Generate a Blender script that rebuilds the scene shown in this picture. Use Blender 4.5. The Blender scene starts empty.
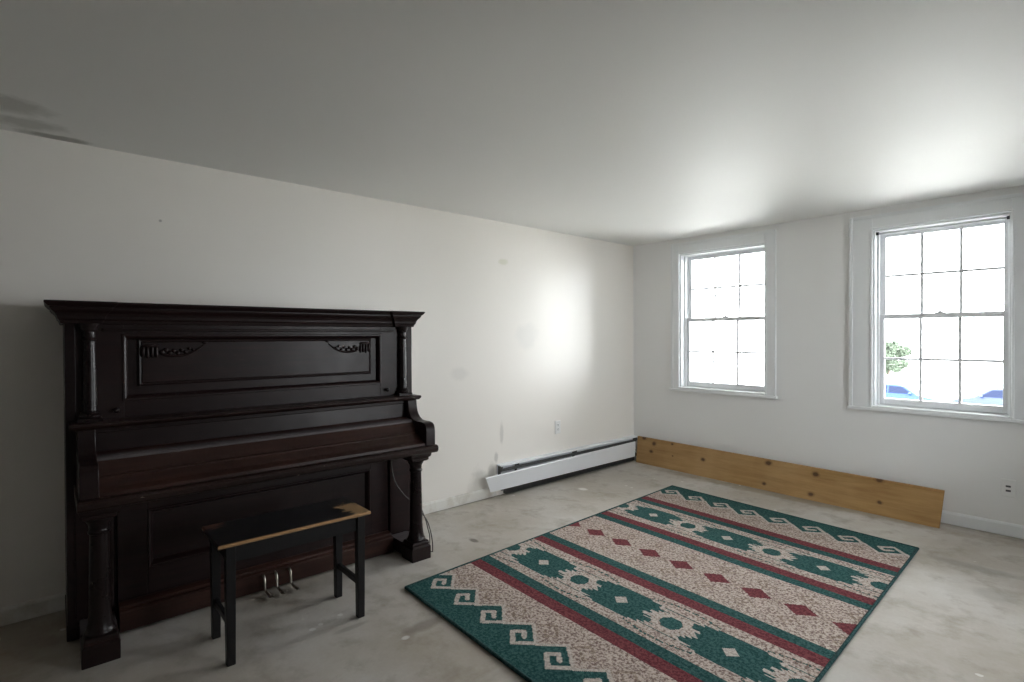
import bpy, bmesh, math, random
from mathutils import Vector, Matrix
random.seed(7)
S = bpy.context.scene
COL = S.collection
PI = math.pi
ROOM_H = 2.2

# ------------------------------------------------------------------ materials
def mat_new(name):
    m = bpy.data.materials.new(name); m.use_nodes = True
    nt = m.node_tree
    return m, nt, nt.nodes['Principled BSDF']

def N(nt, t, **kw):
    n = nt.nodes.new(t)
    for k, v in kw.items():
        if k in n.inputs: n.inputs[k].default_value = v
        else: setattr(n, k, v)
    return n

def L(nt, a, b): nt.links.new(a, b)

def mixc(nt, fac, a, b, blend='MIX'):
    n = nt.nodes.new('ShaderNodeMix'); n.data_type = 'RGBA'; n.blend_type = blend
    for sock, v in ((n.inputs['Factor'], fac), (n.inputs['A'], a), (n.inputs['B'], b)):
        # first matching sockets are float ones; pick the RGBA pair by index below
        pass
    f, A, B = n.inputs[0], n.inputs[6], n.inputs[7]
    for sock, v in ((f, fac), (A, a), (B, b)):
        if hasattr(v, 'is_linked') or hasattr(v, 'links'): nt.links.new(v, sock)
        elif isinstance(v, (int, float)): sock.default_value = v
        else: sock.default_value = (*v, 1) if len(v) == 3 else v
    return n.outputs[2]

def ramp(nt, fac, p0, p1, c0=(0, 0, 0), c1=(1, 1, 1)):
    n = nt.nodes.new('ShaderNodeValToRGB')
    e = n.color_ramp.elements
    e[0].position = p0; e[1].position = p1
    e[0].color = (*c0, 1); e[1].color = (*c1, 1)
    nt.links.new(fac, n.inputs[0])
    return n.outputs[0]

def math_(nt, op, a, b=None, clamp=False):
    n = nt.nodes.new('ShaderNodeMath'); n.operation = op; n.use_clamp = clamp
    for i, v in enumerate((a, b)):
        if v is None: continue
        if hasattr(v, 'links'): nt.links.new(v, n.inputs[i])
        else: n.inputs[i].default_value = v
    return n.outputs[0]

def coords(nt):
    return nt.nodes.new('ShaderNodeTexCoord').outputs['Object']

def noise(nt, vec, scale, detail=4, rough=.55, stretch=None):
    if stretch:
        mp = nt.nodes.new('ShaderNodeMapping'); mp.inputs['Scale'].default_value = stretch
        nt.links.new(vec, mp.inputs['Vector']); vec = mp.outputs[0]
    n = nt.nodes.new('ShaderNodeTexNoise')
    n.inputs['Scale'].default_value = scale; n.inputs['Detail'].default_value = detail
    n.inputs['Roughness'].default_value = rough
    nt.links.new(vec, n.inputs['Vector'])
    return n.outputs['Fac']

def blob(nt, vec, c, r, nz=None, amp=.6, lo=0.0, hi=.5):
    """A stain with a shape of its own: 1 inside an ellipsoid with a ragged rim."""
    s = nt.nodes.new('ShaderNodeVectorMath'); s.operation = 'SUBTRACT'
    nt.links.new(vec, s.inputs[0]); s.inputs[1].default_value = c
    d = nt.nodes.new('ShaderNodeVectorMath'); d.operation = 'DIVIDE'
    nt.links.new(s.outputs[0], d.inputs[0]); d.inputs[1].default_value = r
    l = nt.nodes.new('ShaderNodeVectorMath'); l.operation = 'LENGTH'
    nt.links.new(d.outputs[0], l.inputs[0])
    v = math_(nt, 'SUBTRACT', 1.0, l.outputs['Value'])
    if nz is not None:
        v = math_(nt, 'ADD', v, math_(nt, 'MULTIPLY', math_(nt, 'SUBTRACT', nz, .5), amp * 2))
    return ramp(nt, v, lo, hi)

def bump(nt, bsdf, h, strength=.2, dist=.002):
    b = nt.nodes.new('ShaderNodeBump'); b.inputs['Strength'].default_value = strength
    b.inputs['Distance'].default_value = dist
    nt.links.new(h, b.inputs['Height']); nt.links.new(b.outputs[0], bsdf.inputs['Normal'])

def setc(nt, bsdf, v):
    if hasattr(v, 'links'): nt.links.new(v, bsdf.inputs['Base Color'])
    else: bsdf.inputs['Base Color'].default_value = (*v, 1)

def plain(name, col, rough=.5, metal=0, vary=.06, scale=9, bmp=0, coat=0):
    m, nt, b = mat_new(name)
    v = coords(nt); n = noise(nt, v, scale)
    setc(nt, b, mixc(nt, n, [c * (1 - vary) for c in col], [min(1, c * (1 + vary)) for c in col]))
    b.inputs['Roughness'].default_value = rough; b.inputs['Metallic'].default_value = metal
    if coat: b.inputs['Coat Weight'].default_value = coat; b.inputs['Coat Roughness'].default_value = .12
    if bmp: bump(nt, b, noise(nt, v, scale * 12), bmp)
    return m

M = {}
WALL_C = (.87, .865, .845)
def wall_material(name, base, rough, stains=()):
    m, nt, b = mat_new(name); v = coords(nt)
    nz = noise(nt, v, 9, 5, .6); big = noise(nt, v, 1.1, 3)
    c = mixc(nt, big, [x * .965 for x in base], [min(1, x * 1.02) for x in base])
    for (p, r, colr, k) in stains:
        f = blob(nt, v, p, r, nz)
        c = mixc(nt, math_(nt, 'MULTIPLY', f, k), c, colr)
    setc(nt, b, c)
    b.inputs['Roughness'].default_value = rough
    b.inputs['Specular IOR Level'].default_value = .5
    h = math_(nt, 'ADD', noise(nt, v, 5, 3), math_(nt, 'MULTIPLY', noise(nt, v, 70, 3), .22))
    bump(nt, b, h, .06, .01)
    return m
DK = (.16, .15, .14)
M['wall_left'] = wall_material('wall_left_paint', (.885, .852, .805), .33, [
    ((0, -1.79, .49), (.3, .022, .11), (.30, .29, .27), .3), ((0, -1.85, .31), (.3, .025, .05), DK, .32),
    ((0, -2.02, .13), (.3, .12, .14), (.36, .35, .31), .42), ((0, -1.90, .20), (.3, .05, .09), (.33, .31, .28), .4),
    ((0, -1.50, 1.28), (.3, .15, .14), (.70, .70, .68), .3), ((0, -2.2, 1.0), (.3, .1, .06), (.62, .61, .59), .25),
    ((0, -1.77, 1.88), (.3, .06, .03), (.66, .66, .52), .5),
    ((0, -4.10, 1.88), (.2, .009, .009), (.3, .29, .28), .6)])
M['wall'] = wall_material('wall_paint', (.872, .872, .868), .45)
M['wall_bounce_dark'] = wall_material('bounce_cutting_wall', (.26, .255, .245), .6)  # dark tone put on the unseen walls to cut bounced light
M['ceiling'] = wall_material('ceiling_paint', (.82, .82, .80), .6, [
    ((.36, -4.70, 2.2), (.13, .20, .2), (.40, .40, .37), .6), ((.16, -4.60, 2.2), (.09, .15, .2), (.42, .42, .39), .6),
    ((.03, -4.50, 2.2), (.05, .16, .2), (.25, .25, .23), .75)])
M['trim'] = plain('white_gloss_trim', (.85, .87, .885), .28, vary=.03, scale=6)
M['sash'] = plain('white_sash_paint', (.80, .81, .83), .32, vary=.03)

def baseboard_mat():
    m, nt, b = mat_new('grimy_baseboard_paint'); v = coords(nt)
    g = noise(nt, v, 7, 5, .65)
    setc(nt, b, mixc(nt, ramp(nt, g, .5, .75), (.78, .77, .73), (.56, .52, .45)))
    b.inputs['Roughness'].default_value = .4
    return m
M['baseboard'] = baseboard_mat()

def floor_mat():
    m, nt, b = mat_new('bare_concrete_floor'); v = coords(nt)
    big = noise(nt, v, 1.4, 6, .62); mid = noise(nt, v, 5.5, 6, .65); fine = noise(nt, v, 60, 3, .6)
    c = mixc(nt, ramp(nt, big, .35, .65), (.43, .385, .325), (.585, .56, .525))
    c = mixc(nt, math_(nt, 'MULTIPLY', ramp(nt, mid, .50, .70), .6), c, (.27, .225, .17))
    st = noise(nt, v, 3.2, 5, .7, (1, .35, 1))
    c = mixc(nt, math_(nt, 'MULTIPLY', ramp(nt, st, .58, .70), .35), c, (.58, .56, .53))
    c = mixc(nt, math_(nt, 'MULTIPLY', fine, .22), c, (.20, .18, .15))
    nz = noise(nt, v, 9, 5, .6)
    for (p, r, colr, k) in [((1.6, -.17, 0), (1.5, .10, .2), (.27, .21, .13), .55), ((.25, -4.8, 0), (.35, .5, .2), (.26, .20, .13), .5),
                            ((.62, -2.55, 0), (.05, .025, .2), (.13, .11, .09), .8), ((1.25, -3.3, 0), (.05, .13, .2), (.17, .14, .11), .5),
                            ((1.05, -3.55, 0), (.02, .10, .2), (.16, .14, .11), .35), ((1.2, -3.0, 0), (.03, .03, .2), (.75, .74, .72), .8),
                            ((1.28, -3.42, 0), (.015, .02, .2), (.8, .79, .77), .6), ((.35, -1.2, 0), (.05, .04, .2), (.82, .81, .79), .7),
                            ((2.75, -.75, 0), (.25, .06, .2), (.27, .25, .22), .5), ((2.9, -1.1, 0), (.1, .12, .2), (.28, .26, .23), .35)]:
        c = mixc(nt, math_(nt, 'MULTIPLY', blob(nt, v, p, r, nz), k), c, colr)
    vo = nt.nodes.new('ShaderNodeTexVoronoi'); vo.inputs['Scale'].default_value = 5.5
    nt.links.new(v, vo.inputs['Vector'])
    wn = noise(nt, v, 45, 2)
    fl = math_(nt, 'LESS_THAN', math_(nt, 'ADD', vo.outputs['Distance'], math_(nt, 'MULTIPLY', wn, .12)), .125)
    keep = math_(nt, 'GREATER_THAN', noise(nt, v, 2.3, 1), .5)
    c = mixc(nt, math_(nt, 'MULTIPLY', math_(nt, 'MULTIPLY', fl, keep), .7), c, (.72, .71, .68))
    setc(nt, b, c)
    nt.links.new(ramp(nt, mid, .3, .8, (.62,) * 3, (.8,) * 3), b.inputs['Roughness']); b.inputs['Specular IOR Level'].default_value = .35
    bump(nt, b, math_(nt, 'ADD', mid, math_(nt, 'MULTIPLY', fine, .4)), .25, .004)
    return m
M['floor'] = floor_mat()

def dark_wood(name, a, bcol, rough=.36, flecks=False, axis='y', worn=.3):
    m, nt, b = mat_new(name); v = coords(nt)
    stt = {'y': (14, 1, 14), 'z': (14, 14, 1), 'x': (1, 14, 14)}[axis]
    g = noise(nt, v, 3.2, 6, .65, stt); big = noise(nt, v, 2.0, 3)
    c = mixc(nt, math_(nt, 'MULTIPLY', ramp(nt, g, .35, .7), ramp(nt, big, .3, .75)), a, bcol)
    sc = noise(nt, v, 16, 4, .7, (1, .25, 1))
    c = mixc(nt, math_(nt, 'MULTIPLY', ramp(nt, sc, .66, .74), worn), c, (.085, .05, .04))
    if flecks:
        f = noise(nt, v, 55, 2, .5, (1, .45, 1))
        c = mixc(nt, math_(nt, 'MULTIPLY', ramp(nt, f, .73, .76), .8), c, (.32, .25, .21))
    setc(nt, b, c)
    b.inputs['Roughness'].default_value = rough
    r = math_(nt, 'ADD', math_(nt, 'MULTIPLY', noise(nt, v, 11, 4), .25), rough - .10)
    nt.links.new(r, b.inputs['Roughness'])
    b.inputs['Coat Weight'].default_value = .08; b.inputs['Coat Roughness'].default_value = .25; b.inputs['Specular IOR Level'].default_value = .25
    bump(nt, b, g, .03, .001)
    return m
M['piano'] = dark_wood('mahogany_dark', (.0125, .0062, .0066), (.028, .0115, .011))
M['piano_z'] = dark_wood('mahogany_column', (.010, .0060, .0065), (.021, .010, .010), .26, axis='z', worn=.06)
M['piano_red'] = dark_wood('mahogany_worn_red', (.026, .0115, .0095), (.085, .036, .026), .34)
M['piano_edge'] = dark_wood('mahogany_worn_edge', (.017, .0085, .0078), (.042, .019, .015), .36, True)
M['dusty_sheen'] = dark_wood('dusty_ledge_highlight', (.07, .06, .063), (.18, .155, .16), .45)  # dust and wear, with the ledge highlights put into the colour
M['bench'] = dark_wood('black_painted_wood', (.010, .0095, .011), (.018, .015, .015), .42, axis='z')
M['bare_wood'] = plain('bare_worn_wood', (.36, .20, .085), .5, vary=.25, scale=14)

def seat_mat():
    m, nt, b = mat_new('worn_black_seat'); v = coords(nt)
    nz = noise(nt, v, 26, 6, .7, (1, .45, 1))
    c = mixc(nt, noise(nt, v, 6, 4), (.011, .0105, .012), (.022, .02, .021))
    w = blob(nt, v, (.06, .27, .48), (.12, .065, .2), nz, 1.3, .15, .25)
    c = mixc(nt, w, c, (.36, .235, .12))
    w2 = blob(nt, v, (-.12, -.29, .48), (.05, .06, .2), nz, 1.3, .15, .3)
    c = mixc(nt, math_(nt, 'MULTIPLY', w2, .6), c, (.20, .09, .06))
    sc = noise(nt, v, 22, 4, .7, (1, .12, 1))
    c = mixc(nt, math_(nt, 'MULTIPLY', ramp(nt, sc, .62, .70), .5), c, (.10, .11, .14))
    setc(nt, b, c); b.inputs['Roughness'].default_value = .30
    bump(nt, b, nz, .15, .001)
    return m
M['seat'] = seat_mat()
M['pedal'] = plain('tarnished_nickel', (.62, .58, .52), .28, 1, .12, 20)
M['cord'] = plain('grey_brown_cord', (.10, .09, .085), .45)
M['heater'] = plain('white_enamel_steel', (.84, .86, .90), .30, vary=.02)
M['heater_dark'] = plain('dusty_dark_fins', (.11, .11, .11), .5, .3, .3, 30)
M['plate'] = plain('white_plastic_plate', (.85, .85, .84), .3, vary=.02)
M['slot'] = plain('dark_socket_slot', (.10, .10, .11), .5)
M['rod'] = plain('brushed_grey_rod', (.55, .56, .58), .3, .6)
M['rod_end'] = plain('dark_rod_tip', (.05, .05, .055), .5)
M['lock'] = plain('dull_metal_lock', (.42, .42, .43), .35, .7)

def ply_mat(seed=0):
    m, nt, b = mat_new('knotty_plywood'); v = coords(nt)
    wob = noise(nt, v, 2.2, 3)
    g = noise(nt, v, 5, 6, .7, (.55, 4, 7))
    c = mixc(nt, ramp(nt, g, .35, .68), (.45, .275, .11), (.33, .18, .062))
    c = mixc(nt, math_(nt, 'MULTIPLY', ramp(nt, wob, .45, .7), .35), c, (.58, .40, .20))
    nz = noise(nt, v, 30, 3)
    for (x, z, r) in [(.20, .215, .03), (.17, .135, .024), (.40, .24, .016), (.41, .13, .010), (.72, .15, .026), (1.30, .22, .032), (1.28, .05, .020),
                      (1.66, .195, .030), (1.64, .045, .026), (2.08, .235, .032), (2.09, .085, .020), (.08, .255, .03)]:
        f = blob(nt, v, (x, 0, z), (r * 1.35, 1, r), nz, .3, 0, .5)
        c = mixc(nt, math_(nt, 'MULTIPLY', f, .55), c, (.16, .075, .025))
        f2 = blob(nt, v, (x, 0, z), (r * .8, 1, r * .6), nz, .3, 0, .4)
        c = mixc(nt, math_(nt, 'MULTIPLY', f2, .8), c, (.07, .03, .012))
    setc(nt, b, c); b.inputs['Roughness'].default_value = .55
    bump(nt, b, g, .1, .002)
    return m
M['ply'] = ply_mat()

def pile(name, a, bcol, thr=(.42, .58)):
    m, nt, b = mat_new(name); v = coords(nt)
    n = noise(nt, v, 78, 2, .8); n2 = noise(nt, v, 7, 3)
    c = mixc(nt, ramp(nt, n, *thr), a, bcol)
    c = mixc(nt, math_(nt, 'MULTIPLY', n2, .25), c, [x * .7 for x in a])
    setc(nt, b, c)
    b.inputs['Roughness'].default_value = .95; b.inputs['Specular IOR Level'].default_value = .1
    bump(nt, b, n, .6, .004)
    return m
RUG = [pile('rug_beige', (.19, .13, .115), (.60, .51, .45), (.40, .56)), pile('rug_green', (.012, .058, .058), (.05, .135, .125)),
       pile('rug_red', (.115, .022, .030), (.22, .062, .068)), pile('rug_tan', (.20, .145, .115), (.40, .32, .265)),
       pile('rug_cream', (.40, .345, .31), (.62, .55, .50))]
M['binding'] = pile('rug_binding_teal', (.018, .055, .055), (.05, .10, .10))

def glass_mat():
    m = bpy.data.materials.new('window_glass'); m.use_nodes = True; nt = m.node_tree
    nt.nodes.remove(nt.nodes['Principled BSDF'])
    t = nt.nodes.new('ShaderNodeBsdfTransparent'); t.inputs[0].default_value = (.97, .985, .985, 1)
    g = nt.nodes.new('ShaderNodeBsdfGlossy'); g.inputs['Roughness'].default_value = .02
    v = coords(nt); n = noise(nt, v, 3, 2)
    lw = nt.nodes.new('ShaderNodeFresnel'); lw.inputs[0].default_value = 1.45
    mx = nt.nodes.new('ShaderNodeMixShader')
    nt.links.new(lw.outputs[0], mx.inputs[0]); nt.links.new(t.outputs[0], mx.inputs[1]); nt.links.new(g.outputs[0], mx.inputs[2])
    nt.links.new(mx.outputs[0], nt.nodes['Material Output'].inputs[0])
    return m
M['glass'] = glass_mat()

# ------------------------------------------------------------------ mesh helpers
class MB:
    def __init__(self): self.bm = bmesh.new()
    def box(self, x0, x1, y0, y1, z0, z1, mi=0):
        vs = [self.bm.verts.new((x, y, z)) for x in (x0, x1) for y in (y0, y1) for z in (z0, z1)]
        for f in ((0, 1, 3, 2), (4, 6, 7, 5), (0, 4, 5, 1), (2, 3, 7, 6), (0, 2, 6, 4), (1, 5, 7, 3)):
            self.bm.faces.new([vs[i] for i in f]).material_index = mi
        return self
    def hexa(self, pts):
        vs = [self.bm.verts.new(p) for p in pts]      # bottom 4 then top 4
        for f in ((3, 2, 1, 0), (4, 5, 6, 7), (0, 1, 5, 4), (1, 2, 6, 5), (2, 3, 7, 6), (3, 0, 4, 7)):
            self.bm.faces.new([vs[i] for i in f])
        return self
    def prism(self, prof, y0, y1, axis='y'):
        """prof: list of (a,b) -> (x,z) for axis y, (y,z) for axis x, (x,y) for axis z"""
        def P(a, b, t): return {'y': (a, t, b), 'x': (t, a, b), 'z': (a, b, t)}[axis]
        A = [self.bm.verts.new(P(a, b, y0)) for a, b in prof]; B = [self.bm.verts.new(P(a, b, y1)) for a, b in prof]
        n = len(prof)
        for i in range(n): self.bm.faces.new((A[i], A[(i + 1) % n], B[(i + 1) % n], B[i]))
        self.bm.faces.new(A[::-1]); self.bm.faces.new(B)
        return self
    def loft(self, rings, cap=True, closed=True):
        R = [[self.bm.verts.new(p) for p in r] for r in rings]
        n = len(R[0])
        for a, b in zip(R, R[1:]):
            for i in range(n if closed else n - 1): self.bm.faces.new((a[i], a[(i + 1) % n], b[(i + 1) % n], b[i]))
        if cap and closed: self.bm.faces.new(R[0][::-1]); self.bm.faces.new(R[-1])
        return self
    def lathe(self, cx, cy, prof, n=28):
        return self.loft([[(cx + r * math.cos(2 * PI * i / n), cy + r * math.sin(2 * PI * i / n), z) for i in range(n)] for r, z in prof])
    def square_lathe(self, cx, cy, prof):
        return self.loft([[(cx - r, cy - r, z), (cx + r, cy - r, z), (cx + r, cy + r, z), (cx - r, cy + r, z)] for r, z in prof])
    def tube(self, pts, r, n=8):
        pts = [Vector(p) for p in pts]; rings = []
        for i, p in enumerate(pts):
            d = (pts[min(i + 1, len(pts) - 1)] - pts[max(i - 1, 0)]).normalized()
            u = d.orthogonal().normalized() if i == 0 else (u - d * u.dot(d)).normalized()
            w = d.cross(u)
            rr = r[i] if isinstance(r, (list, tuple)) else r
            rings.append([p + rr * (math.cos(2 * PI * k / n) * u + math.sin(2 * PI * k / n) * w) for k in range(n)])
        return self.loft(rings)
    def ball(self, c, r, seg=12):
        res = bmesh.ops.create_uvsphere(self.bm, u_segments=seg, v_segments=max(6, seg // 2), radius=1)
        for v in res['verts']: v.co = Vector((v.co.x * r[0] + c[0], v.co.y * r[1] + c[1], v.co.z * r[2] + c[2]))
        return self
    def build(self, name, mats, parent=None, bevel=0, smooth=False, seg=2):
        bmesh.ops.recalc_face_normals(self.bm, faces=self.bm.faces)
        me = bpy.data.meshes.new(name); self.bm.to_mesh(me); self.bm.free()
        for m in (mats if isinstance(mats, list) else [mats]): me.materials.append(m)
        o = bpy.data.objects.new(name, me); COL.objects.link(o)
        if parent: o.parent = parent
        if smooth:
            me.polygons.foreach_set('use_smooth', [True] * len(me.polygons))
            me.set_sharp_from_angle(angle=math.radians(38))
        if bevel:
            b = o.modifiers.new('bevel', 'BEVEL'); b.width = bevel; b.segments = seg; b.limit_method = 'ANGLE'
            b.angle_limit = math.radians(40); b.harden_normals = False
        return o

def empty(name, loc=(0, 0, 0), rz=0, parent=None):
    o = bpy.data.objects.new(name, None); COL.objects.link(o); o.location = loc; o.rotation_euler = (0, 0, rz)
    o.empty_display_size = .1
    if parent: o.parent = parent
    return o
def tag(o, label, cat, group=None, kind=None):
    if label: o['label'] = label
    if cat: o['category'] = cat
    if group: o['group'] = group
    if kind: o['kind'] = kind
    return o
def struct(o, label, cat): return tag(o, label, cat, kind='structure')

# ------------------------------------------------------------------ room shell
XR, YB, WT = 4.4, -6.4, .22
W1 = (.533, 1.335, .786, 2.050)
W2 = (2.104, 2.849, .757, 2.045)
W3 = (-2.0, -1.05, .60, 1.72)      # y range of the daylit window in the right wall
struct(MB().box(-.25, XR + .25, YB - .25, .25, -.2, 0).build('floor', M['floor']), 'bare stained grey-beige concrete floor of the room', 'floor')
struct(MB().box(-.25, XR + .25, YB - .25, .25, ROOM_H, ROOM_H + .2).build('ceiling', M['ceiling']), 'plain off-white ceiling with a brown water stain in one corner', 'ceiling')
struct(MB().box(-.22, 0, YB - .22, WT, 0, ROOM_H).build('wall_left', M['wall_left']), 'scuffed white wall behind the piano', 'wall')
mb = MB(); mb.box(XR, XR + .22, YB - .22, W3[0], 0, ROOM_H); mb.box(XR, XR + .22, W3[1], WT, 0, ROOM_H)
mb.box(XR, XR + .22, W3[0], W3[1], 0, W3[2]); mb.box(XR, XR + .22, W3[0], W3[1], W3[3], ROOM_H)
struct(mb.build('wall_right', M['wall_bounce_dark']), 'unseen wall to the right, darkened to cut bounced light', 'wall')
struct(MB().box(0, XR, YB - .22, YB, 0, ROOM_H).build('wall_front', M['wall_bounce_dark']), 'unseen wall behind the viewpoint, darkened to cut bounced light', 'wall')
mb = MB()
xs = [0, W1[0], W1[1], W2[0], W2[1], XR]
mb.box(xs[0], xs[1], 0, WT, 0, ROOM_H); mb.box(xs[2], xs[3], 0, WT, 0, ROOM_H); mb.box(xs[4], xs[5], 0, WT, 0, ROOM_H)
for w in (W1, W2):
    mb.box(w[0], w[1], 0, WT, 0, w[2]); mb.box(w[0], w[1], 0, WT, w[3], ROOM_H)
struct(mb.build('wall_back', M['wall']), 'white wall with the two sash windows', 'wall')

# baseboards: a flat board with a small bead on top
def bb_prof(t=.016, h=.078): return [(0, 0.004), (t, .004), (t, h - .012), (t * .55, h), (0, h)]
struct(MB().prism([(a, b) for a, b in bb_prof(.014, .082)], -6.3, -1.86).build('baseboard_left', M['baseboard'], bevel=.002), 'low grimy white baseboard along the piano wall', 'baseboard')
mb = MB(); mb.prism([(-a, b) for a, b in bb_prof(.018, .085)], .02, XR, 'x')
struct(mb.build('baseboard_back', M['trim'], bevel=.002), 'white baseboard under the windows', 'baseboard')

def make_window(name, w, cas, label):
    """w opening; cas = casing widths left/right, top z"""
    x0, x1, z0, z1 = w; cl, cr, ztop, zs = cas
    root = empty(name, ((x0 + x1) / 2, 0, z0)); struct(root, label, 'window')
    ox, oz = (x0 + x1) / 2, z0
    def B(mb, nm, mats, par=root, **k):
        o = mb.build(nm, mats, None, **k)
        o.data.transform(Matrix.Translation((-ox, 0, -oz)))
        o.parent = par
        return o
    # casing: flat boards with raised outer back band and inner bead
    m = MB()
    m.box(x0 - cl, x0, -.020, 0, zs, ztop); m.box(x1, x1 + cr, -.020, 0, zs, ztop); m.box(x0, x1, -.020, 0, z1, ztop)
    m.box(x0 - cl - .002, x0 - cl + .022, -.025, 0, zs, ztop + .002); m.box(x1 + cr - .022, x1 + cr + .002, -.025, 0, zs, ztop + .002)
    m.box(x0 - cl + .022, x1 + cr - .022, -.025, 0, ztop - .022, ztop + .002)
    m.box(x0 - .014, x0, -.026, -.020, zs, z1 + .014); m.box(x1, x1 + .014, -.026, -.020, zs, z1 + .014); m.box(x0, x1, -.026, -.020, z1, z1 + .014)
    B(m, 'casing', M['trim'], bevel=.003)
    m = MB(); m.box(x0 - cl - .012, x1 + cr + .012, -.034, 0, zs - .022, zs); m.box(x0 + .001, x1 - .001, -.032, .10, zs - .018, z0 + .003)
    B(m, 'sill', M['trim'], bevel=.004)
    m = MB(); t = .012; d = .21
    m.box(x0, x0 + t, .0, d, z0, z1); m.box(x1 - t, x1, .0, d, z0, z1); m.box(x0 + t, x1 - t, .0, d, z1 - t, z1); m.box(x0 + t, x1 - t, .10, d + .05, z0 - .02, z0 + .008)
    for s, xx in ((1, x0 + t), (-1, x1 - t)):      # stops in front of the lower sash
        m.box(min(xx, xx + s * .012), max(xx, xx + s * .012), .058, .078, z0, z1 - t)
    B(m, 'jamb', M['trim'], bevel=.002)
    zm = (z0 + z1) / 2 + .008
    gx0, gx1 = x0 + t + .002, x1 - t - .002
    def sash(nm, ya, yb, za, zb, bot, top):
        st = .036
        m = MB()
        m.box(gx0, gx0 + st, ya, yb, za, zb); m.box(gx1 - st, gx1, ya, yb, za, zb)
        m.box(gx0 + st, gx1 - st, ya, yb, za, za + bot); m.box(gx0 + st, gx1 - st, ya, yb, zb - top, zb)
        s = B(m, nm, M['sash'], bevel=.003)
        ax0, ax1, az0, az1 = gx0 + st, gx1 - st, za + bot, zb - top
        m = MB(); ym = (ya + yb) / 2
        for k in (1, 2):
            x = ax0 + (ax1 - ax0) * k / 3; m.box(x - .0088, x + .0088, ym - .011, ym + .011, az0, az1)
        z = (az0 + az1) / 2; m.box(ax0, ax1, ym - .0108, ym + .0108, z - .0085, z + .0085)
        B(m, 'muntin', M['sash'], s)
        m = MB(); m.box(ax0 - .003, ax1 + .003, ym - .0015, ym + .0015, az0 - .003, az1 + .003)
        B(m, 'glass', M['glass'], s)
        return s
    sash('upper_sash', .122, .156, zm - .016, z1 - t, .032, .036)
    lo = sash('lower_sash', .082, .116, z0 + .006, zm + .018, .048, .034)
    m = MB(); xc = (x0 + x1) / 2; zt = zm + .018
    m.box(xc - .028, xc + .028, .086, .112, zt, zt + .006); m.lathe(xc, .099, [(.012, zt + .006), (.012, zt + .014), (.006, zt + .017)], 12)
    m.box(xc - .004, xc + .034, .093, .104, zt + .010, zt + .016)
    B(m, 'sash_lock', M['lock'], lo, bevel=.001)
    return root
make_window('window_1', W1, (.085, .085, 2.155, .772), 'smaller white six-over-six sash window nearest the room corner, washed out by daylight')
w3 = make_window('window_3', (-(W3[1] - W3[0]) / 2, (W3[1] - W3[0]) / 2, W3[2], W3[3]), (.11, .11, 2.150, .735), 'white sash window in the right wall outside the view')
w3.location = (XR, (W3[0] + W3[1]) / 2, W3[2]); w3.rotation_euler = (0, 0, -PI / 2)
make_window('window_2', W2, (.145, .145, 2.150, .745), 'white six-over-six sash window at the right with blue cars seen through it')

# thin rod across the top of the right window
t = empty('curtain_rod', ((W2[0] + W2[1]) / 2, .035, 2.018)); hw = (W2[1] - W2[0]) / 2 - .012
MB().tube([(-hw + .012, 0, 0), (hw - .012, 0, 0)], .007, 12).build('rod', M['rod'], t, smooth=True)
for s in (-1, 1):
    MB().tube([(s * (hw - .016), 0, 0), (s * hw, 0, 0)], .011, 12).build('end_cap', M['rod_end'], t, smooth=True)
tag(t, 'thin grey tension rod across the top of the right window', 'curtain rod')

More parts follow.
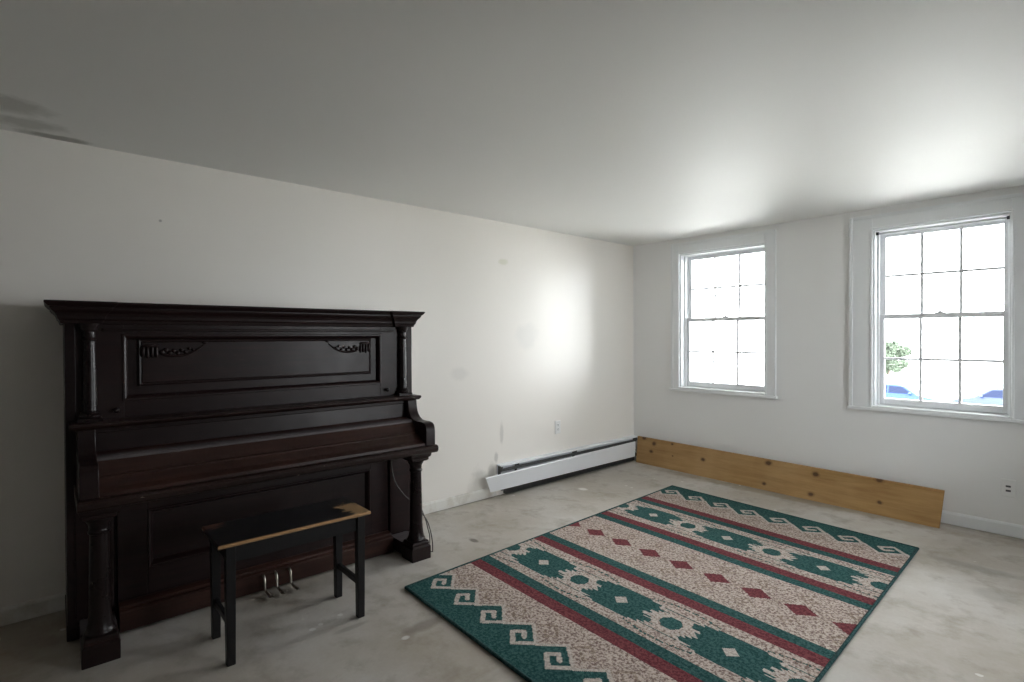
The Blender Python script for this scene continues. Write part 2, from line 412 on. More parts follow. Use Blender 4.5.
# ------------------------------------------------------------------ rug
RA, RB, RC, RD = (.897, -3.196), (.813, -.594), (2.506, -.685), (2.567, -3.255)
RWID, RLEN = 1.68, 2.602
def seg_d(px, py, ax, ay, bx, by):
    dx, dy = bx - ax, by - ay; t = ((px - ax) * dx + (py - ay) * dy) / (dx * dx + dy * dy)
    t = max(0, min(1, t)); return math.hypot(px - ax - t * dx, py - ay - t * dy)
PER = .2115
HOOK = [(.385, .178), (.313, .103), (.250, .158), (.283, .195), (.318, .166)]
UM, TM = .330, .2175
HOOK2 = [(2 * UM - a, 2 * TM - b) for a, b in HOOK]
def in_poly(u, t, H, w):
    return any(seg_d(u, t, *H[i], *H[i + 1]) < w for i in range(len(H) - 1))
def rug_color(u, v, rnd):
    BE, GR, RE, TA, CR = 0, 1, 2, 3, 4
    t = v if v < RLEN / 2 else RLEN - v
    far = v >= RLEN / 2
    if t < .416:
        k = (u - .2715) % PER
        z = .265 - (k / .1175) * .095 if k < .1175 else .17 + (k - .1175) / (PER - .1175) * .095
        for s in (-1, 0, 1):
            uu = .2715 + k + s * PER
            if t < z - .002 and in_poly(uu, t, HOOK, .0115): return CR
        if abs(t - z) < .011: return CR
        if t < z: return GR
        for s in (-1, 0, 1):
            if in_poly(.2715 + k + s * PER, t, HOOK2, .008) and rnd < .75: return TA
        return BE
    if t < .489: return RE
    if t < .556: return GR
    if t < .921:
        q = (u - .285 + .275) % .55 - .275; a = abs(q); dv = t - .736; b = abs(dv); ap = .275 - a
        if a + b < .038: return CR
        if ap < .052 - max(0, b - .014) * .8 and b < .046: return GR
        if ap < .075 and b < .062: return CR if rnd < .6 else BE
        row = min(6, int(b / .0172)); end = (.150, .168, .186, .226, .182, .150, .098)[row] + .020 * math.sin(q * 40 + row * 2.3 + dv * 90)
        if a < end and b < .117: return GR
        if a < end + .022 and b < .117: return CR
        if a > .10 and abs(b - .136 + .02 * math.cos(q * 11.4)) < .006 and (u * 23) % 1 < .8: return GR if rnd < .7 else TA
        if ap < .12 and abs(b - .095) < .005: return GR
        if b < .12 and a < .25 and rnd < .35: return CR
        return BE
    if t < .994: return RE
    if t < 1.064: return GR
    du = (u + .10425) % .2085 - .10425; dv = abs(v - RLEN / 2)
    r = abs(du) / .078 + dv / .060
    if r < 1: return RE
    if 1.35 < r < 1.6 and dv < .04 and rnd < .6: return TA
    r2 = abs(du) + abs(dv - .135)
    if .035 < r2 < .055 and not (du > .005 and dv > .135) and rnd < .8: return TA
    if r2 < .016: return TA
    return BE
def make_rug():
    nu, nv = 300, 465
    verts = []; TH = .011
    for j in range(nv + 1):
        for i in range(nu + 1):
            a, b = i / nu, j / nv
            x = (RA[0] * (1 - a) + RD[0] * a) * (1 - b) + (RB[0] * (1 - a) + RC[0] * a) * b
            y = (RA[1] * (1 - a) + RD[1] * a) * (1 - b) + (RB[1] * (1 - a) + RC[1] * a) * b
            z = TH + .0009 * math.sin(x * 5 + 1) * math.sin(y * 3.3)
            verts.append((x, y, z))
    faces, mi = [], []
    for j in range(nv):
        for i in range(nu):
            k = j * (nu + 1) + i
            faces.append((k, k + 1, k + nu + 2, k + nu + 1))
            mi.append(rug_color((i + .5) / nu * RWID, (j + .5) / nv * RLEN, random.random()))
    # underside and rim
    n0 = len(verts)
    for c in (RA, RD, RC, RB): verts.append((c[0], c[1], .002))
    faces.append((n0 + 3, n0 + 2, n0 + 1, n0)); mi.append(1)
    W = nu + 1
    loops = [[i for i in range(W)], [j * W + nu for j in range(nv + 1)], [nv * W + nu - i for i in range(W)], [(nv - j) * W for j in range(nv + 1)]]
    for q, lp in enumerate(loops):
        faces.append(tuple(lp[::-1]) + (n0 + q, n0 + (q + 1) % 4)); mi.append(1)
    me = bpy.data.meshes.new('woven_rug'); me.from_pydata(verts, [], faces)
    for m in RUG: me.materials.append(m)
    me.polygons.foreach_set('material_index', mi); me.update()
    o = bpy.data.objects.new('woven_rug', me); COL.objects.link(o)
    tag(o, 'green, red and beige patterned area rug lying on the bare floor', 'rug')
    pts = [(c[0], c[1], .008) for c in (RA, RD, RC, RB, RA)]
    m = MB()
    for p, q in zip(pts, pts[1:]):
        m.tube([p, [(p[i] + q[i]) / 2 for i in range(3)], q], .0075, 8)
    m.build('edge_binding', M['binding'], o, smooth=True)
make_rug()

# ------------------------------------------------------------------ piano
def make_piano():
    P = empty('upright_piano', (0, -3.6695, 0), -.010); P.scale = (1, .992, 1)
    tag(P, 'tall antique dark mahogany upright piano with closed lid against the wall', 'piano')
    pm, pz, pr, pe = M['piano'], M['piano_z'], M['piano_red'], M['piano_edge']
    # case: hollow sides, back and inner front wall
    m = MB()
    for s in (-1, 1): m.box(.03, .388, min(s * .79, s * .826), max(s * .79, s * .826), .012, 1.345)
    m.box(.03, .06, -.79, .79, .05, 1.345); m.box(.06, .35, -.79, .79, .03, .06); m.box(.30, .352, -.79, .79, .06, 1.345)
    case = m.build('case', pm, P, bevel=.003)
    m = MB()
    m.bm.free()
    for s in (-1, 1):
        m = MB(); a, b = sorted((s * .770, s * .829)); m.prism([(.028, .012), (.396, .012), (.396, .062), (.390, .078), (.028, .078)], a, b)
        m.build('plinth', pm, case, bevel=.003)
    # lid + crown with breaks over the columns
    def outline(o, z, fc=.390, fe=.412, ys=.826, yb=.700):
        yl = ys + .012      # the left end overhangs a little more
        return [(.03, -(yl + o), z), (fe + o, -(yl + o), z), (fe + o, -(yb - o), z), (fc + o, -(yb - o), z),
                (fc + o, yb - o, z), (fe + o, yb - o, z), (fe + o, ys + o, z), (.03, ys + o, z)]
    MB().loft([outline(o, z) for o, z in ((.0, 1.336), (.004, 1.350), (.010, 1.356), (.012, 1.368), (.018, 1.380), (.030, 1.392), (.034, 1.400), (.034, 1.4065))]).build('cornice', pm, P, bevel=.0015)
    MB().loft([outline(o, z) for o, z in ((.038, 1.406), (.046, 1.415), (.052, 1.423), (.050, 1.429))]).build('lid', pm, P, bevel=.002)
    m = MB(); m.box(.350, .398, -.70, .70, 1.304, 1.318)
    m.build('frieze_molding', pm, P, bevel=.005)
    # upper front panel: frame with a moulded recess and a raised field
    def ring(m, y0, y1, z0, z1, prof):
        """picture-frame moulding: prof is a list of (inset, x)"""
        m.loft([[(x, y0 + i, z0 + i), (x, y1 - i, z0 + i), (x, y1 - i, z1 - i), (x, y0 + i, z1 - i)] for i, x in prof], cap=False)
    m = MB(); X = .388
    m.box(.352, X, -.79, -.625, .925, 1.335); m.box(.352, X, .612, .79, .925, 1.335)
    m.box(.352, X, -.625, .612, .925, 1.005); m.box(.352, X, -.625, .612, 1.285, 1.335)
    m.box(.352, .362, -.63, .62, 1.0, 1.29)
    ring(m, -.625, .612, 1.005, 1.285, [(-.008, .388), (-.006, .391), (.002, .391), (.008, .386), (.013, .374), (.017, .363)])
    up = m.build('upper_panel', pm, P, bevel=.0015)
    m = MB(); f0, f1, g0, g1 = -.572, .560, 1.060, 1.270
    m.loft([[(x, f0 + i, g0 + i), (x, f1 - i, g0 + i), (x, f1 - i, g1 - i), (x, f0 + i, g1 - i)] for i, x in ((0, .361), (0, .370), (.005, .374), (.012, .372), (.016, .377), (.02, .377))])
    m.build('raised_field', pm, up)
    for s, yc in ((-1, -.560), (1, .548)):            # carved festoon: tied drop at the corner, beads running in to a curled leaf
        m = MB(); x = .379
        d = -s
        for k in range(4):
            m.ball((x, yc + d * (.006 + .017 * k), 1.214 - .004 * (k % 2)), (.010, .0075, .030 - .003 * abs(k - 1.5)), 12)
        m.ball((x, yc + d * .032, 1.240), (.009, .034, .008), 12)
        for k in range(9):
            tt = k / 8; yy = yc + d * (.078 + .125 * tt); zz = 1.216 - .010 * math.sin(tt * PI) + .008 * tt
            r = .0115 - .005 * tt
            m.ball((x, yy, zz + (.006 if k % 2 else -.006)), (.009, r, r), 10)
        m.tube([(x, yc + d * (.08 + .17 * q / 8), 1.198 - .010 * math.sin(q / 8 * PI) + .045 * (q / 8) ** 3) for q in range(9)], [.005, .006, .006, .006, .006, .0055, .005, .004, .002], 8)
        m.ball((x, yc + d * .252, 1.252), (.006, .012, .007), 10)
        m.build('carved_ornament', pm, up, smooth=True)
    for y in (-.655, .648):
        m = MB(); rings = []
        for r, xx in ((.006, .386), (.006, .398), (.011, .402), (.0125, .408), (.010, .415), (.004, .418)):
            rings.append([(xx, y + r * math.cos(2 * PI * k / 16), .962 + r * math.sin(2 * PI * k / 16)) for k in range(16)])
        m.loft(rings).build('knob', pz, up, smooth=True)
    # upper columns
    for y in (-.745, .752):
        m = MB()
        cx = .402
        m.square_lathe(cx, y, [(.043, .925), (.043, .934), (.040, .938)])
        m.lathe(cx, y, [(.036, .937), (.040, .943), (.040, .949), (.036, .954), (.031, .957), (.033, .961), (.033, .965), (.026, .969), (.0250, .985), (.0245, 1.12), (.0215, 1.262),
                        (.027, 1.265), (.028, 1.270), (.023, 1.274), (.0215, 1.278), (.0215, 1.302), (.027, 1.306), (.029, 1.311), (.029, 1.316), (.033, 1.322), (.036, 1.337)])
        m.build('column', pz, P, smooth=True)
    # music shelf
    m = MB(); m.prism([(.33, .900), (.492, .900), (.500, .906), (.512, .911), (.516, .917), (.513, .925), (.33, .925)], -.815, .815)
    m.build('shelf', pe, P, bevel=.001)
    # nameboard and closed fallboard between the arms
    m = MB(); m.prism([(.352, .900), (.462, .900), (.466, .882), (.461, .878), (.466, .800), (.466, .66), (.352, .66)], -.731, .731)
    m.build('nameboard', pm, P)
    m = MB(); m.prism([(.466, .800), (.470, .803), (.545, .791), (.553, .786), (.556, .778), (.598, .727), (.610, .724), (.613, .717), (.655, .690), (.690, .676), (.694, .662), (.466, .662)], -.7305, .7305)
    fb = m.build('fallboard', pr, P, bevel=.001)
    m = MB(); m.prism([(.520, .7965), (.546, .7922), (.5545, .7865), (.5565, .778), (.552, .778), (.520, .790)], -.7303, .7303); m.build('fallboard_edge', M['dusty_sheen'], fb)  # pale strip paints in the ledge highlight along with dust
    for s in (-1, 1):
        m = MB(); a, b = sorted((s * .732, s * .792))
        m.prism([(.388, .900), (.499, .900), (.503, .866), (.511, .838), (.524, .818), (.542, .802), (.566, .791), (.60, .788), (.65, .789), (.675, .785), (.690, .776), (.698, .760), (.701, .742), (.701, .661), (.388, .661)], a, b)
        arm = m.build('arm', pm, P, bevel=.003, smooth=True)
    m = MB(); m.prism([(.34, .618), (.700, .618), (.712, .622), (.721, .632), (.723, .648), (.717, .657), (.706, .661), (.34, .661)], -.80, .80)
    m.build('keybed', pe, P, bevel=.001)
    m = MB(); m.box(.352, .62, -.66, .66, .596, .618); m.build('key_rail', pm, P, bevel=.003)
    # lower panel
    m = MB(); X = .388
    m.box(.352, X, -.655, -.545, .10, .60); m.box(.352, X, .545, .655, .10, .60); m.box(.352, X, -.545, .545, .10, .240); m.box(.352, X, -.545, .545, .505, .60)
    m.box(.345, .360, -.55, .55, .235, .51)
    ring(m, -.545, .545, .240, .505, [(0, .388), (.005, .392), (.012, .388), (.018, .374), (.024, .361)])
    m.build('lower_panel', pm, P, bevel=.002)
    m = MB(); m.prism([(.34, .012), (.455, .012), (.455, .092), (.449, .100), (.436, .103), (.428, .114), (.40, .120), (.34, .120)], -.655, .655)
    m.build('bottom_rail', pr, P, bevel=.0015)
    for s in (-1, 1):
        m = MB(); a, b = sorted((s * .668, s * .80)); m.box(.352, .392, a, b, .09, .617)
        m.build('side_pilaster', pm, P, bevel=.004)
    # legs
    for s in (-1, 1):
        y = s * .728; cx = .592
        m = MB()
        m.lathe(cx, y, [(.050, .104), (.053, .109), (.053, .114), (.049, .120), (.045, .130), (.041, .150), (.038, .175), (.0362, .205), (.0352, .30), (.0315, .500), (.0365, .503), (.038, .509), (.0345, .514),
                        (.0335, .52), (.0345, .535), (.041, .548), (.046, .556), (.047, .566)])
        leg = m.build('leg', pz, P, smooth=True)
        m = MB(); m.square_lathe(cx, y, [(.046, .564), (.054, .570), (.054, .584), (.062, .588), (.066, .600), (.066, .6185)])
        m.build('capital_block', pm, leg, bevel=.002)
        m = MB(); m.square_lathe(cx, y, [(.0615, .0), (.0615, .072), (.058, .077), (.052, .082), (.055, .086), (.055, .096), (.050, .105)])
        m.build('foot_block', pm, leg, bevel=.003)
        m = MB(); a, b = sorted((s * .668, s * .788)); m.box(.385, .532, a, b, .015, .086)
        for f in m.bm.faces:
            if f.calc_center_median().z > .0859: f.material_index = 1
        m.build('toe_block', [pm, M['dusty_sheen']], P, bevel=.003)  # top face paler: its reflected light is painted in
    # pedals
    for k, y in enumerate((-.073, -.015, .053)):
        m = MB()
        path = [(.448, y, .088), (.470, y, .086), (.482, y, .076), (.486, y, .050), (.490, y, .026), (.500, y + .003, .018), (.520, y + .006, .015), (.545, y + .009, .015)]
        m.tube(path, [.006, .006, .006, .0055, .0055, .006, .007, .006], 10)
        m.ball((.543, y + .010, .014), (.026, .012, .006), 14)
        m.build('pedal', M['pedal'], P, smooth=True)
make_piano()

# loose cable hanging under the keybed and coiled beside the right leg
def smooth_path(pts, n=10):
    P = [Vector(p) for p in pts]; out = []
    for i in range(len(P) - 1):
        p0, p1, p2, p3 = P[max(i - 1, 0)], P[i], P[i + 1], P[min(i + 2, len(P) - 1)]
        for k in range(n):
            t = k / n
            out.append(.5 * ((2 * p1) + (p2 - p0) * t + (2 * p0 - 5 * p1 + 4 * p2 - p3) * t * t + (3 * p1 - p0 - 3 * p2 + p3) * t ** 3))
    return out + [P[-1]]
m = MB()
m.tube(smooth_path([(.44, -3.02, .590), (.437, -3.018, .50), (.447, -3.00, .41), (.468, -2.96, .34), (.50, -2.92, .29), (.545, -2.895, .245), (.60, -2.882, .20), (.625, -2.875, .15), (.635, -2.868, .09), (.63, -2.862, .03), (.60, -2.850, .006), (.50, -2.84, .006), (.35, -2.82, .006)]), .0032, 8)
m.tube(smooth_path([(.56, -2.893, .26), (.60, -2.888, .20), (.61, -2.880, .15), (.615, -2.872, .11), (.60, -2.862, .05), (.58, -2.86, .0065), (.49, -2.855, .0065)]), .003, 8)
tag(m.build('loose_cable', M['cord'], smooth=True), 'thin loose cable hanging under the keyboard and down beside the right piano leg', 'cable')

# ------------------------------------------------------------------ bench
def make_bench():
    B = empty('piano_bench', (.862, -3.752, 0), -.012)
    tag(B, 'worn black wooden piano bench with scraped seat in front of the piano', 'bench')
    m = MB(); X, Y = .146, .314
    m.loft([[(-x, -y, z), (x, -y, z), (x, y, z), (-x, y, z)] for x, y, z in ((X - .004, Y - .004, .462), (X, Y, .465), (X, Y, .474), (X - .004, Y - .004, .478))])
    for f in m.bm.faces:
        c = f.calc_center_median()
        if c.x > X - .002 and c.z > .4635: f.material_index = 1
    m.build('seat', [M['seat'], M['bare_wood']], B, bevel=.0015)
    lx, ly, w = .124, .268, .018
    for sx in (-1, 1):
        a, b = sorted((sx * (lx - .010), sx * (lx + .008))); m = MB(); m.box(a, b, -ly + w, ly - w, .398, .462); m.build('apron', M['bench'], B, bevel=.002)
    for sy in (-1, 1):
        a, b = sorted((sy * (ly - .010), sy * (ly + .008))); m = MB(); m.box(-lx + w, lx - w, a, b, .398, .462); m.build('apron', M['bench'], B, bevel=.002)
        m = MB(); a, b = sorted((sy * (ly - .008), sy * (ly + .008))); m.box(-lx + .012, lx - .012, a, b, .142, .170); m.build('stretcher', M['bench'], B, bevel=.002)
        for sx in (-1, 1):
            m = MB(); cx, cy = sx * lx, sy * ly
            m.square_lathe(cx, cy, [(.0145, 0), (.0155, .004), (w, .39), (w, .462)]); m.build('leg', M['bench'], B, bevel=.002)
make_bench()

# ------------------------------------------------------------------ baseboard heater
def make_heater():
    H = empty('baseboard_heater', (0, -.95, 0))
    tag(H, 'white baseboard heater along the left wall with its front cover hanging loose', 'heater')
    y0, y1 = -.895, .945
    m = MB(); m.prism([(.002, .15), (.008, .15), (.008, .240), (.050, .243), (.052, .238), (.055, .238), (.055, .249), (.002, .252)], y0, y1); m.build('back_panel', M['heater'], H, bevel=.001)
    m = MB(); m.tube([(.033, y0 + .02, .11), (.033, y1 - .02, .11)], .011, 10); m.build('pipe', M['heater_dark'], H, smooth=True)
    m = MB()
    n = 150
    for k in range(n):
        y = y0 + .06 + (y1 - y0 - .12) * k / (n - 1); m.box(.012, .054, y - .0012, y + .0012, .012, .150)
    m.build('fin_stack', M['heater_dark'], H)  # dark fins carried low to supply the shade under the cover
    m = MB(); m.prism([(.010, .185), (.052, .200), (.054, .222), (.050, .224), (.010, .205)], y0 + .01, y1 - .02); m.build('damper', M['heater_dark'], H, bevel=.001)
    for y in (y0 + .012, y0 + .19, .0, y1 - .02):
        m = MB(); m.prism([(.008, .05), (.058, .05), (.058, .07), (.030, .09), (.030, .19), (.058, .215), (.058, .240), (.008, .240)], y - .005, y + .005); m.build('bracket', M['heater_dark'], H, bevel=.001)
    # cover: bent sheet, tipped outward at the near end
    L0 = [(.068, .064), (.069, .068), (.070, .072), (.112, .192), (.108, .198), (.098, .196)]
    R0 = [(.060, .052), (.061, .056), (.062, .062), (.064, .196), (.060, .203), (.050, .202)]
    def ringp(t):
        y = -1.045 + (1.935) * t
        prof = [(a[0] * (1 - t) + b[0] * t, a[1] * (1 - t) + b[1] * t) for a, b in zip(L0, R0)]
        back = [(x - .0018, z + (.0005)) for x, z in prof]
        return [(x, y + ((.030 if i < 3 else -.048) * (1 - t)), z) for i, (x, z) in enumerate(prof)] + [(x, y + ((.030 if i > 2 else -.048) * (1 - t)), z) for i, (x, z) in enumerate(back[::-1])]
    m = MB(); m.loft([ringp(k / 12) for k in range(13)]); m.build('front_cover', M['heater'], H)
make_heater()

# ------------------------------------------------------------------ plywood board leaning under the windows
B = empty('plywood_board', (.085, -.05, 0))
def PB(x, y, z): return (x - .085, y + .05, z)
m = MB(); T = .019
x0, x1 = .085, 2.518
bl, br = (-.062, .001), (-.140, .001); tl, tr = (-.036, .262), (-.058, .236)
m.hexa([PB(x0, bl[0] - T, bl[1]), PB(x1, br[0] - T, br[1]), PB(x1, br[0], br[1] + .001), PB(x0, bl[0], bl[1] + .001),
        PB(x0 + .002, tl[0] - T, tl[1] - .002), PB(x1 + .012, tr[0] - T, tr[1] - .002), PB(x1 + .012, tr[0], tr[1]), PB(x0 + .002, tl[0], tl[1])])
bpy.data.objects.remove(B)
o = m.build('plywood_board', M['ply'], None, bevel=.0015); o.location = (.085, -.05, 0)
tag(o, 'long knotty yellow plywood plank leaning against the wall under the windows', 'board')

# ------------------------------------------------------------------ outlets
def outlet(name, loc, axis, label, hw=.035, hh=.057):
    t = empty(name, loc, 0 if axis == 'x' else -PI / 2)
    tag(t, label, 'outlet')
    m = MB(); m.loft([[(x, -a, -b), (x, a, -b), (x, a, b), (x, -a, b)] for x, a, b in ((.0005, hw, hh), (.004, hw, hh), (.006, hw - .003, hh - .003))]); m.build('cover_plate', M['plate'], t)
    for s in (-1, 1):
        m = MB(); m.box(.0055, .0075, -.0165, .0165, s * .0195 - .013, s * .0195 + .013); k = m.build('socket', M['plate'], t, bevel=.004)
        m = MB()
        for yy in (-.0065, .0065): m.box(.007, .0079, yy - .0018, yy + .0018, s * .0195 - .001, s * .0195 + .008)
        m.box(.007, .0079, -.003, .003, s * .0195 - .009, s * .0195 - .004); m.build('slot', M['slot'], k)
outlet('wall_outlet', (0, -1.138, .468), 'x', 'white duplex outlet on the left wall above the heater')
t = empty('phone_jack', (2.835, 0, .304), -PI / 2); tag(t, 'small white jack low on the wall below the right window', 'outlet')
m = MB(); m.loft([[(x, -a, -b), (x, a, -b), (x, a, b), (x, -a, b)] for x, a, b in ((.0005, .034, .055), (.004, .034, .055), (.006, .031, .052))]); m.build('cover_plate', M['plate'], t)
for z in (.012, -.016):
    m = MB(); m.box(.0055, .008, -.012, .012, z - .006, z + .006); m.build('socket', M['slot'], t, bevel=.002)

# ------------------------------------------------------------------ outdoors
GZ = -2.88
M['ground'] = plain('pale_pavement', (.62, .61, .58), .9, vary=.12, scale=1.2)
M['siding'] = plain('white_clapboard', (.85, .86, .86), .7, vary=.04)
M['roofing'] = plain('pale_grey_shingle', (.34, .36, .40), .9, vary=.15, scale=3)
M['leaf'] = plain('green_leaves', (.085, .105, .078), .9, vary=.5, scale=3)
M['bark'] = plain('grey_bark', (.12, .10, .08), .9, vary=.3, scale=8)
M['car_blue'] = plain('blue_car_paint', (.010, .034, .135), .3, 0, .05)
M['car_slate'] = plain('slate_blue_car_paint', (.024, .036, .085), .3, 0, .05)
M['car_glass'] = plain('tinted_car_glass', (.007, .012, .034), .4)
for k, q in (('car_blue', .3), ('car_slate', .3), ('car_glass', .12), ('leaf', .08)): M[k].node_tree.nodes['Principled BSDF'].inputs['Specular IOR Level'].default_value = q
M['tyre'] = plain('black_tyre', (.02, .02, .02), .8)
M['chrome'] = plain('bright_wheel_metal', (.6, .6, .62), .3, 1)
M['lamp_lens'] = plain('clear_lamp_lens', (.6, .6, .6), .1)
struct(MB().box(-30, 34, -25, 60, GZ - .2, GZ).build('ground', M['ground']), 'pale street pavement outside the windows', 'ground')

def make_car(name, x_nose, y, d, paint, label):
    """side-on car, nose at x_nose, d = +1 facing +x"""
    C = empty(name, (x_nose, y, GZ)); C.scale = (d, 1, 1)
    tag(C, label, 'car', 'parked cars outside')
    Lg, Wd = 4.0, 1.62
    low = [(-.05, .30), (0, .42), (-.02, .66), (-.12, .78), (-.85, .93), (-1.0, .95), (-3.35, .98), (-3.85, .95), (-3.98, .80), (-4.0, .40), (-3.9, .26), (-.25, .22)]
    m = MB()
    rings = []
    for yy, sc, ins in ((-.81, .93, .06), (-.79, .985, .012), (-.72, 1, 0), (.72, 1, 0), (.79, .985, .012), (.81, .93, .06)):
        rings.append([(x * sc - (1 - sc) * 2, yy, .55 + (z - .55) * sc) for x, z in low])
    m.loft(rings); body = m.build('body', paint, C, smooth=True)
    cab = [(-.88, .93), (-1.50, 1.36), (-1.75, 1.43), (-2.75, 1.44), (-3.05, 1.38), (-3.62, .96)]
    m = MB()
    top = []
    for yy, h in ((-.74, 0), (-.58, 1), (.58, 1), (.74, 0)):
        top.append([(x, yy if True else 0, z if h else .93 + (z - .93) * .04) for x, z in cab])
    m.loft([[(x, y2, z) for (x, z), y2 in zip(cab, [(-.76 if z < 1 else -.60)] * 6 if False else [-.76 if z < 1 else -.60 for _, z in cab])],
            [(x, y2, z) for (x, z), y2 in zip(cab, [.76 if z < 1 else .60 for _, z in cab])]])
    m.build('roof', paint, body, smooth=False, bevel=.03)
    m = MB()
    for s in (-1, 1):
        for q in ([(-1.12, .99), (-1.60, 1.34), (-2.20, 1.37), (-2.20, .99)], [(-2.27, .99), (-2.27, 1.37), (-2.78, 1.37), (-3.30, 1.0)]):
            def yo(z): return s * (.76 - .16 * (z - .93) / .47 + .006)
            A = [(x, yo(z), z) for x, z in q]; Bk = [(x, yo(z) - s * .02, z) for x, z in q]
            m.loft([A, Bk])
    m.hexa([(-.97, -.62, .97), (-.97, .62, .97), (-1.02, .62, .96), (-1.02, -.62, .96), (-1.47, -.52, 1.36), (-1.47, .52, 1.36), (-1.53, .52, 1.34), (-1.53, -.52, 1.34)])
    m.build('window_glass', M['car_glass'], body)
    for xx in (-.75, -3.2):
        for s in (-1, 1):
            m = MB(); n = 24
            m.loft([[(xx + r * math.cos(2 * PI * k / n), s * yy, .31 + r * math.sin(2 * PI * k / n)) for k in range(n)] for r, yy in ((.27, .62), (.31, .64), (.31, .81), (.28, .83))])
            w = m.build('wheel', M['tyre'], C, smooth=True)
            m = MB(); m.loft([[(xx + r * math.cos(2 * PI * k / n), s * yy, .31 + r * math.sin(2 * PI * k / n)) for k in range(n)] for r, yy in ((.20, .80), (.20, .835), (.16, .842), (.04, .835))])
            m.build('hub', M['chrome'], w, smooth=True)
    for s in (-1, 1):
        m = MB(); m.ball((-1.22, s * .90, 1.02), (.07, .11, .065), 12); m.tube([(-1.22, s * .74, .98), (-1.22, s * .86, 1.0)], .025, 8); m.build('side_mirror', paint, C, smooth=True)
        m = MB(); m.ball((-.13, s * .58, .66), (.12, .15, .08), 12); m.build('headlight', M['lamp_lens'], C, smooth=True)
    return C
make_car('parked_car', -2.6, 31.0, 1, M['car_blue'], 'bright blue parked car seen in the lower left panes of the right window')
make_car('parked_car', -2.25, 32.0, -1, M['car_slate'], 'slate blue parked car seen in the lower right pane of the right window')

def make_tree(loc, blobs, label):
    t = empty('street_tree', loc); tag(t, label, 'tree')
    m = MB(); m.tube([(0, 0, 0), (.05, 0, .8), (0, .05, 1.6), (.1, 0, 2.3)], [.12, .10, .08, .04], 10)
    m.tube([(.05, 0, 1.0), (.4, .1, 1.5), (.8, .1, 1.9)], [.05, .04, .02], 8); m.tube([(0, 0, 1.2), (-.4, .2, 1.7), (-.7, .1, 2.2)], [.05, .04, .02], 8)
    m.build('trunk', M['bark'], t, smooth=True)
    m = MB(); bm = m.bm; rr = random.Random(3)
    for (cx, cy, cz, r) in blobs:
        for k in range(int(900 * r)):
            d = Vector((rr.gauss(0, 1), rr.gauss(0, 1), rr.gauss(0, 1))).normalized() * r * (rr.random() ** .4)
            p = Vector((cx, cy, cz)) + d
            u = Vector((rr.gauss(0, 1), rr.gauss(0, 1), rr.gauss(0, 1))).normalized(); w = u.orthogonal().normalized(); s = .09 + .07 * rr.random()
            bm.faces.new([bm.verts.new(p + q) for q in (u * s, w * s * .5, -u * s, -w * s * .5)])
    o = m.build('foliage', M['leaf'], t); o['kind'] = 'stuff'
make_tree((-7.0, 40, GZ), [(0, 0, 2.9, .75), (.75, .1, 3.05, .42), (.25, 0, 3.3, .45), (-.8, 0, 3.3, .8), (.45, -.2, 2.0, .45), (-.4, .1, 1.95, .6), (1.05, 0, 3.0, .25), (.8, 0, 2.15, .3)], 'pale green leafy tree across the street in the left pane of the right window')

hs = empty('white_house', (-.5, 46, GZ)); tag(hs, 'white house across the street, washed out by glare', 'house')
m = MB(); m.box(-4.5, 4.5, 0, 7, 0, 4.2); m.prism([(-4.5, 4.2), (4.5, 4.2), (0, 7.0)], .05, 6.95); m.build('siding', M['siding'], hs)
m = MB(); m.prism([(-4.9, 3.95), (-4.9, 4.1), (0, 7.2), (4.9, 4.1), (4.9, 3.95), (0, 7.02)], -.3, 7.3); m.build('roof', M['roofing'], hs)

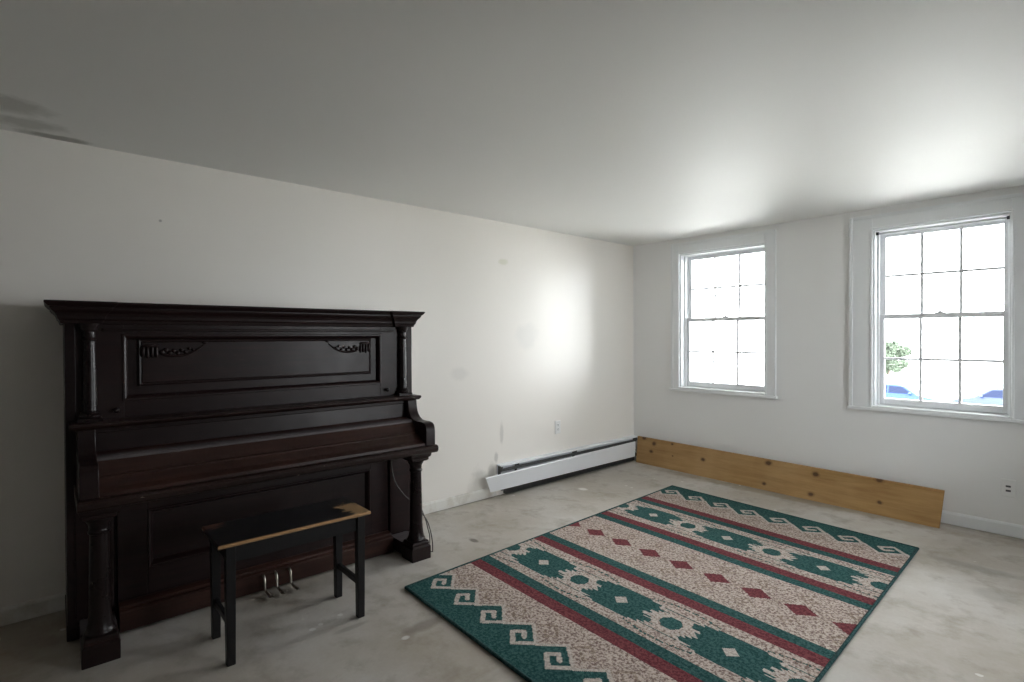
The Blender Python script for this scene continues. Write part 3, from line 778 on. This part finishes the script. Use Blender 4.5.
# ------------------------------------------------------------------ daylight
w = bpy.data.worlds.new('overcast_sky'); S.world = w; w.use_nodes = True
nt = w.node_tree; bg = nt.nodes['Background']
BASE, LOBE = 4.0, 0.0
tc = nt.nodes.new('ShaderNodeTexCoord')
dt = nt.nodes.new('ShaderNodeVectorMath'); dt.operation = 'DOT_PRODUCT'
az, el = math.radians(52), math.radians(22)
dt.inputs[1].default_value = (math.sin(az) * math.cos(el), math.cos(az) * math.cos(el), math.sin(el))
nt.links.new(tc.outputs['Generated'], dt.inputs[0])
glow = math_(nt, 'POWER', math_(nt, 'MAXIMUM', dt.outputs['Value'], 0.0), 6.0)
nt.links.new(math_(nt, 'ADD', math_(nt, 'MULTIPLY', glow, LOBE), BASE), bg.inputs[1])
bg.inputs[0].default_value = (.965, .98, 1.0, 1)      # hazy sky, brighter round the veiled sun
for nm, W in (('window_portal', W1), ('window_portal', W2)):
    ld = bpy.data.lights.new(nm, 'AREA'); ld.shape = 'RECTANGLE'; ld.size = W[1] - W[0]; ld.size_y = W[3] - W[2]
    ld.cycles.is_portal = True
    lo = bpy.data.objects.new(nm, ld); COL.objects.link(lo)
    lo.location = ((W[0] + W[1]) / 2, WT + .01, (W[2] + W[3]) / 2); lo.rotation_euler = (-PI / 2, 0, 0)

ld = bpy.data.lights.new('window_portal', 'AREA'); ld.shape = 'RECTANGLE'; ld.size = W3[1] - W3[0]; ld.size_y = W3[3] - W3[2]; ld.cycles.is_portal = True
lo = bpy.data.objects.new('window_portal', ld); COL.objects.link(lo); lo.location = (XR + WT + .01, (W3[0] + W3[1]) / 2, (W3[2] + W3[3]) / 2); lo.rotation_euler = (0, PI / 2, 0); lo.rotation_euler = (PI / 2, 0, PI / 2)
# ------------------------------------------------------------------ camera
F, YAW, PITCH, ROLL = 529.45283, -.84527020, -.00815612, -.00408116
CAM = Vector((3.25365, -4.56054, 1.27416))
f = Vector((math.sin(YAW) * math.cos(PITCH), math.cos(YAW) * math.cos(PITCH), math.sin(PITCH)))
r = f.cross(Vector((0, 0, 1))).normalized(); u = r.cross(f)
c, s = math.cos(ROLL), math.sin(ROLL)
r2, u2 = c * r + s * u, -s * r + c * u
cd = bpy.data.cameras.new('camera'); cam = bpy.data.objects.new('camera', cd); COL.objects.link(cam)
cd.sensor_width = 36; cd.lens = F / 1024 * 36; cd.clip_start = .05; cd.clip_end = 200
mw = Matrix.Identity(4)
for i in range(3): mw[i][0], mw[i][1], mw[i][2], mw[i][3] = r2[i], u2[i], -f[i], CAM[i]
cam.matrix_world = mw
S.camera = cam
S.view_settings.view_transform = 'Standard'; S.view_settings.look = 'None'; S.view_settings.gamma = 1
S.view_settings.use_curve_mapping = False
S.view_settings.exposure = 2.42
S.cycles.max_bounces = 16; S.cycles.diffuse_bounces = 10; S.cycles.transparent_max_bounces = 16
S.cycles.use_denoising = True
